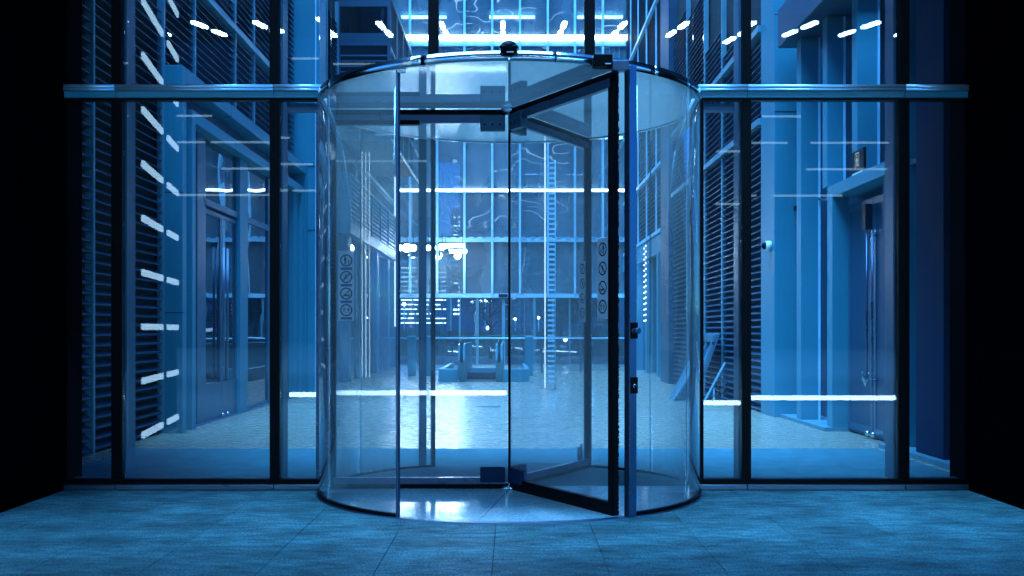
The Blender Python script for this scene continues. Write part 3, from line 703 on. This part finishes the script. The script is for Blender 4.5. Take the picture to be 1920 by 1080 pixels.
mb.build('running_figure', emit('sign light', (0.5, 0.8, 1), 0.12), sg)

# ------------------------------------------------------------------ boards leaning at the right wall
GB = 'boards and scraps leaning on the right slatted wall'
def leaning(name, label, cat, y0, y1, xb, xt, h, t, mat, kids=None):
    mb = MB().hexa([(xb-t, y0, 0.004), (xb, y0, 0.004), (xb, y1, 0.004), (xb-t, y1, 0.004), (xt-t, y0, h), (xt, y0, h), (xt, y1, h), (xt-t, y1, h)])
    return mb.build(name, mat, None, 0.004, label=label, cat=cat, group=GB)
fr = empty('packing_crate', (3.4, 11.6, 0), 'broken packing crate with battens, tallest piece against the right slatted wall', 'crate', GB)
xb, xt, h = 3.35, 3.80, 1.22
def lp(s, y, off=0): return (xb+(xt-xb)*s-off, y, 0.01+h*s)
MB().hexa([lp(0, 10.7, .04), lp(0, 10.7), lp(0, 12.3), lp(0, 12.3, .04), lp(1, 10.7, .04), lp(1, 10.7), lp(1, 12.3), lp(1, 12.3, .04)]).build('crate_sheet', M['board'], fr)
for y in (10.72, 11.25, 11.8, 12.24): MB().beam(lp(0.0, y, .07), lp(1.0, y, .07), 0.06, 0.05, (0, 1, 0)).build('batten', M['wood'], fr, 0.003)
for s in (0.10, 0.93): MB().beam(lp(s, 10.66, .11), lp(s, 12.34, .11), 0.04, 0.13).build('batten', M['wood'], fr, 0.003)
leaning('board', 'wide pale board leaning in front of the packing crate', 'board', 10.75, 11.35, 2.98, 3.52, 0.86, 0.025, M['wood'])
leaning('board', 'darker grey sheet leaning behind the wide pale board', 'board', 11.35, 11.75, 3.05, 3.56, 0.98, 0.02, M['board'])
MB().beam((3.42, 10.2, 0.02), (3.86, 10.55, 0.70), 0.05, 0.03).build('loose_batten', M['wood'], None, label='slim batten leaning alone at the near end of the boards', cat='batten', group=GB)
MB().beam((3.55, 10.0, 0.02), (3.72, 10.9, 0.24), 0.035, 0.025).build('loose_batten', M['board'], None, label='short batten lying low across the scraps', cat='batten', group=GB)
MB().tube([(3.70+0.14*math.cos(t*1.7)*(1-t/14), 10.35+0.25*math.sin(t), 0.05+0.035*t) for t in [i*0.35 for i in range(36)]], 0.009, 6).build('cable_coil', M['cable'], None, label='tangled dark cable hanging over the scraps by the slats', cat='cable', group=GB)
MB().beam((3.60, 10.5, 0.02), (3.84, 10.25, 0.40), 0.02, 0.02).build('loose_rod', M['steel'], None, label='thin grey rod among the scraps by the slats', cat='rod', group=GB)

# ------------------------------------------------------------------ far facade
FY = 39.5-D0
ff = empty('glass_facade', (0, FY, 0), 'tall glass facade with pale mullions and bright light strips closing the passage', 'building')
mx_ = [-4.88, -3.84, -2.82, -1.79, -0.744, 0.30, 1.35, 2.37, 3.42, 4.42]
me, c = MB().box(-0.04, 0.04, -0.14, 0.0, 2.7, 14.6).mesh('mullion', M['mullw'])
rep('mullion', me, [(x, FY-0.07, c.z) for x in mx_], ff)
bands = [(2.55, 2.70), (4.65, 4.80), (6.52, 6.62), (9.2, 9.3), (12.02, 12.22), (14.5, 14.7)]
for z0, z1 in bands: bx('beam', -5, 5, FY-0.10, FY+0.1, z0, z1, M['mullw'], ff)
bx('light_strip', -4.85, 4.42, FY-0.155, FY-0.143, 6.56, 6.62, M['strip2'], ff)
bx('light_strip', -4.85, 4.42, FY-0.175, FY-0.143, 12.24, 12.40, M['strip'], ff)
for i in range(len(mx_)-1):
    for j in range(len(bands)-1):
        a, b = mx_[i]+0.042, mx_[i+1]-0.042
        z0, z1 = bands[j][1]+0.002, bands[j+1][0]-0.002
        cc = Vector(((a+b)/2, FY, (z0+z1)/2))
        Rm = Matrix.Translation(cc) @ Matrix.Rotation(random.uniform(-.006, .006), 4, 'Z') @ Matrix.Rotation(random.uniform(-.006, .006), 4, 'X') @ Matrix.Translation(-cc)
        MB().box(a, b, FY, FY+0.012, z0, z1).xf(Rm).build('pane', M['farglass'], ff)
for k in range(28): bx('bracket', -4.6+0.33*k, -4.42+0.33*k, FY-0.13, FY-0.101, 4.80, 4.83, M['mullw'], ff)
# interior floors seen through the upper glass
for z in (4.6, 9.1, 13.9): bx('floor_plate', -7, 7, FY+0.2, FY+9, z, z+0.3, M['panel'], ff)
bx('core_wall', -7, -3.6, FY+6, FY+6.2, 4.9, 14, M['panel'], ff)
for z in (8.95, 13.75):
    for x in (-3.5, 0, 3.5): bx('ceiling_light', x-0.9, x+0.9, FY+2, FY+2.3, z, z+0.05, M['strip2'], ff)
# doors at the foot
for px, w in ((862, .05), (895, .10), (944, .12), (1002, .10), (1037, .06), (1068, .05), (1107, .08)):
    x = (px-960)/49.72; bx('door_post', x-w/2, x+w/2, FY-0.06, FY+0.04, 0.0, 2.549, M['post'], ff)
px_ = [862, 895, 944, 1002, 1037, 1068, 1107]
for a, b in zip([746]+px_, px_+[1180]):
    bx('door_pane', (a-960)/49.72+0.06, (b-960)/49.72-0.06, FY-0.006, FY+0.006, 0.04, 2.54, M['lowglass'], ff)
bx('door_rail', -4.8, 4.42, FY-0.05, FY+0.03, 0.0, 0.038, M['post'], ff)
bx('operator_box', (935-960)/49.72, (952-960)/49.72, FY-0.16, FY-0.101, 2.57, 2.68, M['black'], ff)
# floodlights
GF = 'bright lamps hung below the far left beam'
for i, (px, r) in enumerate(((750, .12), (763, .17), (775, .13), (803, .10), (812, .12), (829, .13))):
    x = PX(px, 38.3); zz = PZ(465 if i != 5 else 463, 38.3)
    pos = ['leftmost', 'second', 'third', 'fourth', 'fifth', 'rightmost'][i]
    f = empty('floodlight', (x, 29.9, zz), 'round white floodlight, %s of the row below the far beam' % pos, 'floodlight', GF)
    MB().tube([(x, 29.85, zz), (x, 29.98, zz)], [r, r*0.8], 14).build('lamp_housing', M['black'], f)
    MB().tube([(x, 29.83, zz), (x, 29.848, zz)], r*0.92, 14).build('lamp_glass', M['flood'], f)
    MB().tube([(x, 29.95, zz+r*0.6), (x, 29.95, 4.9)], 0.012, 6).build('lamp_stem', M['black'], f)
f = empty('linear_lamp', (-2.1, 29.9, 4.4), 'long bright tube lamp hung right of the floodlights', 'lamp')
x0, x1 = PX(833, 38.3), PX(870, 38.3); zz = PZ(461, 38.3)
bx('lamp_tube', x0, x1, 29.84, 29.9, zz-0.06, zz+0.06, M['flood'], f); bx('lamp_tray', x0, x1, 29.84, 29.9, zz+0.062, zz+0.09, M['white'], f)
for x in (x0+.05, x1-.05): MB().tube([(x, 29.87, zz+0.09), (x, 29.87, 4.9)], 0.01, 6).build('lamp_stem', M['black'], f)

for x, pw in ((-2.6, 5),):   # the light these lamps throw down the passage
    ld = bpy.data.lights.new('floodlight_beam', 'AREA'); ld.shape = 'RECTANGLE'; ld.size = 0.7; ld.size_y = 0.25; ld.energy = pw; ld.color = (0.50, 0.80, 1.0)
    lo = bpy.data.objects.new('floodlight_beam', ld); COL.objects.link(lo); lo.location = (x, 29.78, 4.35)
    lo.rotation_euler = Vector((-x*0.03, -1, -0.12)).to_track_quat('-Z', 'Y').to_euler()
for x, z, pw in ((-3.9, 4.3, 22), (-2.9, 4.3, 18), (-2.1, 4.3, 26)):   # spill of the same lamps on the facade
    ld = bpy.data.lights.new('floodlight_spill', 'POINT'); ld.shadow_soft_size = 0.15; ld.energy = pw; ld.color = (0.62, 0.86, 1.0)
    lo = bpy.data.objects.new('floodlight_spill', ld); COL.objects.link(lo); lo.location = (x, 29.6, z)
# escalator well, balustrades, railing
es = empty('escalator', (-0.8, 18.2, 0), 'escalator head sinking behind a low pale parapet in mid floor', 'escalator')
dE = 26.4; YE = dE-D0
xa, xb2 = PX(866, dE), PX(936, dE)
bx('parapet', PX(822, dE), xa-0.10, YE, YE+0.14, 0, 0.33, M['panel'], es, 0.01); bx('parapet', xb2+0.10, PX(992, dE), YE, YE+0.14, 0, 0.33, M['panel'], es, 0.01)
bx('parapet', PX(822, dE), PX(822, dE)+0.12, YE+0.14, YE+5, 0, 0.33, M['panel'], es, 0.01); bx('parapet', PX(992, dE)-0.12, PX(992, dE), YE+0.14, YE+5, 0, 0.33, M['panel'], es, 0.01)
bx('step_plate', xa+0.1, xb2-0.1, YE+0.1, YE+1.5, 0.0, 0.03, M['steel'], es)
bx('step_riser', xa+0.1, xb2-0.1, YE+1.5, YE+1.6, 0.0, 0.30, M['panel'], es)
bx('step_well', xa+0.1, xb2-0.1, YE+0.9, YE+1.49, 0.05, 0.20, M['dark'], es)
for x in (xa, xb2):
    mb = MB(); pr = [(0, 0.0), (-0.22, 0.55), (-0.12, 0.93), (0.25, 0.97), (4.5, 0.97), (4.5, 0.0)]
    k = len(pr)
    mb.v = [(x-0.09, YE+a, b+0.002) for a, b in pr]+[(x+0.09, YE+a, b+0.002) for a, b in pr]
    mb.f = [tuple(range(k))[::-1], tuple(range(k, 2*k))]+[(i, (i+1) % k, (i+1) % k+k, i+k) for i in range(k)]; mb.sm = [False]*len(mb.f)
    mb.build('balustrade', M['panel'], es, 0.012)
    MB().tube([(x, YE-0.20, 0.5), (x, YE-0.25, 0.62), (x, YE-0.15, 0.97), (x, YE+0.2, 1.02), (x, YE+4.5, 1.02)], 0.04, 8).build('handrail', M['black'], es)
rl = empty('glass_railing', (-0.9, 19, 0), 'clear glass railing with steel top rail around the escalator well', 'railing')
for a, b in ((-4.0, -2.6), (-2.55, -1.55), (-0.05, 0.9), (0.95, 2.1), (2.15, 3.6)):
    bx('glass_panel', a, b, 24.0, 24.012, 0.05, 1.02, M['lowglass'], rl)
MB().tube([(-4.05, 24.0, 1.06), (3.65, 24.0, 1.06)], 0.025, 8).build('top_rail', M['mullw'], rl)
for x in (-4.03, -2.575, -1.5, -0.1, 0.925, 2.125, 3.63): bx('railing_post', x-0.025, x+0.025, 23.97, 24.03, 0, 1.03, M['steel'], rl)
for i, px in enumerate((772, 808, 992)):
    x = PX(px, 30); p = bx('ticket_pylon', x-0.12, x+0.12, 21.5, 21.75, 0, 1.15, M['panel'], None, 0.02, label='pale upright pylon near the railing, %s of three' % ('leftmost', 'middle', 'rightmost')[i], cat='pylon', group='pale pylons by the railing')
bx('floor_drain', -0.6, -0.2, 9.0, 9.4, 0.001, 0.006, M['steel'], None, label='small round-cornered steel cover let into the pale floor', cat='floor cover')

M['mast'] = emit('reflection line glow', (0.5, 0.78, 1.0), 0.5)  # glow of the added lines that imitate reflections
M['dot'] = emit('small bulb light', (0.6, 0.82, 1.0), 0.8)
ms = empty('reflection_mast', (0.73, 14.7, 0), 'added lit mast with ladder rungs, built for a reflection right of the centre shaft', 'reflection stand-in')  # added object imitating a light line mirrored in the glass
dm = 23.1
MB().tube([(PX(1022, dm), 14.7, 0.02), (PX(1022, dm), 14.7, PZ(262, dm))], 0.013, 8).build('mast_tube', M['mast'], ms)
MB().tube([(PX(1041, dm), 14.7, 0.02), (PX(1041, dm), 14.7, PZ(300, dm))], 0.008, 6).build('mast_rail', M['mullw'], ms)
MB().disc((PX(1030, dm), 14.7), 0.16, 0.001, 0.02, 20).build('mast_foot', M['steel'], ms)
z = 0.15
while z < PZ(305, dm):
    MB().box(PX(1027, dm), PX(1040, dm), 14.69, 14.71, z, z+0.045).build('rung', M['mullw'], ms); z += 0.112
tb = empty('reflection_tube', (-4.1, 28.2, 1.4), 'added thin lit tube imitating a reflection at the left corner of the far facade', 'tube light')  # added tube, stands in for bright lines mirrored in the glass
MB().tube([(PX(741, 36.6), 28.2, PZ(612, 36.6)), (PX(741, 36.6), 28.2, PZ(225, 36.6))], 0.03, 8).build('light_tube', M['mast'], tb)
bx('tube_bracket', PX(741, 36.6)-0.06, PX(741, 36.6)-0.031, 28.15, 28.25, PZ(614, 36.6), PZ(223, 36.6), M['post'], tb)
for i, (x, lab) in enumerate(((3.98, 'nearer string of small bulbs hung on the right shopfront'), (4.06, 'farther string of small bulbs hung on the right shopfront'))):
    st = empty('bulb_string', (x, 22.6+i*1.0, 1.9), lab, 'string lights', 'bulb strings on the right shopfront')
    MB().tube([(x, 22.6+i, 1.5), (x, 22.6+i, 4.0)], 0.006, 5).build('wire', M['cable'], st)
    for k in range(14): MB().ball((x-0.02, 22.6+i, 1.6+0.17*k), 0.028, 6, 4).build('bulb', M['dot'], st)
# ------------------------------------------------------------------ beyond the far facade
def tree(x, y, h, r, label, seed):
    rnd = random.Random(seed)
    t = empty('street_tree', (x, y, 0), label, 'tree', 'trees beyond the far facade')
    tm = MB(); tm.tube([(x, y, -0.02), (x+0.05, y, h*0.25), (x-0.04, y, h*0.5), (x, y, h*0.8)], [0.10, 0.08, 0.06, 0.02], 8)
    tips = []
    for k in range(14):
        a = rnd.uniform(0, 2*PI); z0 = h*rnd.uniform(0.3, 0.65); L = r*rnd.uniform(0.5, 1.0)
        e_ = (x+L*math.cos(a), y+L*math.sin(a), z0+L*rnd.uniform(0.4, 1.1)); tm.tube([(x, y, z0), ((x+e_[0])/2, (y+e_[1])/2, (z0+e_[2])/2+0.1), e_], [0.03, 0.02, 0.008], 5); tips.append(e_)
    tm.build('trunk', M['bark'], t)
    cm = MB()
    for k in range(1400):
        tx, ty, tz = rnd.choice(tips); g = lambda s: rnd.gauss(0, s)
        cpt = Vector((tx+g(r*.22), ty+g(r*.22), tz+g(r*.22))); a1 = Vector((g(1), g(1), g(1))).normalized(); a2 = a1.cross(Vector((g(1), g(1), g(1)))).normalized()
        s = rnd.uniform(0.05, 0.10); cm.quad(cpt-a1*s, cpt-a2*s*0.5, cpt+a1*s, cpt+a2*s*0.5)
    cm.build('crown', M['leaf'], t)
tree(1.95, 34.5, 3.6, 1.1, 'slender tree behind the right hand glass doors', 1)
tree(3.3, 36.5, 3.0, 1.0, 'low bushy tree at the far right behind the doors', 2)
tree(-1.0, 41, 4.2, 1.5, 'dark tree behind the middle of the far doors', 3)
ob = empty('office_block', (-60, 470, 0), 'distant lit office block with stacked bright floors, beyond the left doors', 'building')
d = 478.0
bx('block_body', PX(748, d), PX(838, d), 470, 500, -0.5, PZ(495, d), M['panel_dk'], ob)
for k in range(13):
    z = PZ(503+8.6*k, d)
    a = PX(752, d)
    while a < PX(834, d):
        L = random.uniform(1.2, 5.0)
        if random.random() < 0.8: bx('lit_floor', a, min(a+L, PX(836, d)), 469.5, 469.9, z, z+0.45*random.uniform(0.5, 1.1), M['cityw'], ob)
        a += L+random.uniform(0.3, 1.2)
for i, (px, py, dd) in enumerate(((758, 573, 60), (910, 566, 60), (914, 617, 70), (966, 600, 75), (1010, 598, 75), (893, 480, 60), (1060, 640, 50))):
    x, y, z = PX(px, dd), dd-D0, PZ(py, dd)
    if z < 0.4: z = 0.5
    l = empty('street_lamp', (x, y, 0), ['lamp on a pole beyond the far left doors', 'tall lamp on a pole behind the middle doors', 'low lamp on a pole behind the middle doors', 'lamp on a pole right of the centre shaft', 'lamp on a pole behind the right doors', 'tallest lamp on a pole behind the facade', 'short lamp post near the slender tree'][i], 'street lamp', 'small lamps beyond the far facade')
    MB().tube([(x, y, 0), (x, y, z)], 0.04, 6).build('lamp_pole', M['post'], l); MB().ball((x, y, z+0.08), 0.09, 8, 6).build('lamp_globe', M['flood'], l)
for i, (pa, pb, pt_, dd, lab) in enumerate(((1012, 1100, 290, 300, 'distant dark tower with dotted windows behind the right hand panes'), (846, 905, 392, 360, 'distant tower seen left of the centre shaft with rows of lit windows'), (1118, 1180, 150, 260, 'tallest distant tower at the far right behind the facade'), (930, 985, 470, 420, 'low distant tower straight behind the centre shaft'))):
    T = empty('distant_tower', (PX((pa+pb)/2, dd), dd, 0), lab, 'tower')
    x0, x1, zt = PX(pa, dd), PX(pb, dd), PZ(pt_, dd)
    bx('tower_body', x0, x1, dd-D0, dd-D0+20, 0, zt, M['panel_dk'], T)
    mb = MB(); st = 11*dd/F; z = PZ(590, dd)
    while z < zt-st:
        x = x0+st*0.4
        while x < x1-st:
            if random.random() < 0.5: mb.box(x, x+st*random.uniform(0.3, 0.75), dd-D0-0.4, dd-D0-0.2, z, z+st*0.22)
            x += st*0.8
        z += st*0.75
    mb.build('lit_window', M['cityw'], T, kind='stuff')
hb = bx('hedge', -12, 12, 46, 47, 0, 1.3, M['leaf'], None, label='dark clipped hedge across the street beyond the doors', cat='hedge')
fb = empty('street_building', (0, 80, 0), 'dark street building far beyond the glass doors with dim lit windows', 'building')
bx('building_wall', -4.4, 40, 80, 90, 0, 16, M['panel_dk'], fb)
mb = MB()
for i in range(-3, 30):
    for j in range(4):
        if random.random() < 0.25: mb.box(i*1.2, i*1.2+0.3, 79.9, 79.95, 1+j*3, 1.6+j*3)
mb.build('lit_window', M['win'], fb, kind='stuff')

# ------------------------------------------------------------------ what the front glass mirrors
u = Vector((-0.010, 1, 0.1716))
cn = empty('canopy_ceiling', (0, -20, 9), 'sloping dark canopy behind the viewer whose paired lamps mirror in the glass', 'canopy')
def mir(v): return Vector((v.x, -v.y, v.z))
P0 = Vector((-12, 26-D0-1.5, 8.94+0.35-0.26)); 
A = [Vector((-13, 0, 0)), Vector((15, 0, 0))]
base = Vector((0, 26-D0, 8.97))
pts = []
for s, dz in ((-1.0, 0.05), (5.5, 0.05), (-1.0, 0.35), (5.5, 0.35)):
    pts.append([mir(base+u*s+Vector((x, 0, dz))) for x in (-13, 15)])
MB().hexa([pts[0][0], pts[0][1], pts[1][1], pts[1][0], pts[2][0], pts[2][1], pts[3][1], pts[3][0]]).build('soffit', M['pier'], cn)
for k in range(-6, 9):
    xk = (940-960+117*k)*26/F
    for s0, s1 in ((0.1, 1.25), (2.0, 3.1)):
        w = 0.06
        q = [Vector((xk+dx, 0, 0))+base+u*s+Vector((0, 0, dz)) for s in (s0, s1) for dx in (-w, w) for dz in (-0.05, 0.02)]
        q = [mir(v) for v in q]
        MB().hexa([q[0], q[2], q[6], q[4], q[1], q[3], q[7], q[5]]).build('ceiling_lamp', M['lamp'], cn)
for x in (-12, 14): bx('canopy_post', x-0.2, x+0.2, -23.5, -23.1, 0, 9.3, M['pier'], cn)
# stack of light bars on a frame to the left of the viewer
lb = empty('light_screen', (-4.6, -4.4, 0), 'tall steel frame of stacked light bars left of the viewer, mirrored in the glazing', 'light screen')
ul = Vector((-0.168, 1, 0)); dd0 = 11.5
for k in range(-3, 8):
    yk = 613-102*k
    z = PZ(yk, dd0)
    if z < 0.02: continue
    for s0, s1 in ((0.0, 1.28), (1.70, 2.5)):
        b0 = Vector((PX(265, dd0), dd0-D0, z))
        p, q = mir(b0+ul*s0), mir(b0+ul*s1)
        MB().beam(p, q, 0.03, 0.07).build('light_bar', M['lampside'], lb)
nrm = Vector((-1, -0.168, 0)).normalized()
for s in (-0.05, 1.485, 2.55):
    p = mir(Vector((PX(265, dd0), dd0-D0, 0))+ul*s)+Vector((-0.06, 0, 0)); MB().beam(p, p+Vector((0, 0, 5.2)), 0.06, 0.06, (0, 1, 0)).build('frame_post', M['pier'], lb)
p, q = mir(Vector((PX(265, dd0), dd0-D0, 0))+ul*-0.1)+Vector((-0.12, 0, 2.6)), mir(Vector((PX(265, dd0), dd0-D0, 0))+ul*2.6)+Vector((-0.12, 0, 2.6))
MB().beam(p, q, 0.03, 5.2).build('backing_panel', M['pier'], lb)
# long low light line in the paving behind the viewer
kl = empty('kerb_light', (2, -10.2, 0), 'long low kerb with a luminous line behind the viewer, mirrored low in the glass', 'kerb light')
bx('kerb_block', -4.2, 8.0, -10.5, -10.16, 0.0, 0.16, M['panel_dk'], kl)
for a, b in ((-4.0, -0.1), (0.2, 3.3), (3.32, 6.9), (7.0, 7.8)): bx('light_line', a, b, -10.158, -10.13, 0.055, 0.135, M['kerbled'], kl)
lc = empty('light_column', (-2.8, -11.6, 0), 'lit column of three white tubes behind the viewer, mirrored in the left wing', 'light column')
bx('column_base', -3.1, -2.5, -11.8, -11.4, 0, 0.3, M['pier'], lc)
for x in (-2.86, -2.79, -2.72): MB().tube([(x, -11.6, 0.3), (x, -11.6, 4.6)], 0.010, 8).build('light_tube', M['tube3'], lc)
# lit tower across the plaza
tw = empty('office_tower', (0, -75, 0), 'office tower with lit windows across the plaza behind the viewer', 'building')
bx('tower_body', -34, 34, -90, -75, 0, 75, M['panel_dk'], tw)
mb = MB()
for j in range(30):
    z = 12+j*2.1
    a = -33.0
    while a < 30:
        L = random.uniform(2, 9)
        if random.random() < 0.45: mb.box(a, a+L, -74.95, -74.9, z, z+0.16)
        a += L+random.uniform(0.3, 2)
mb.build('lit_window', M['win'], tw, kind='stuff')
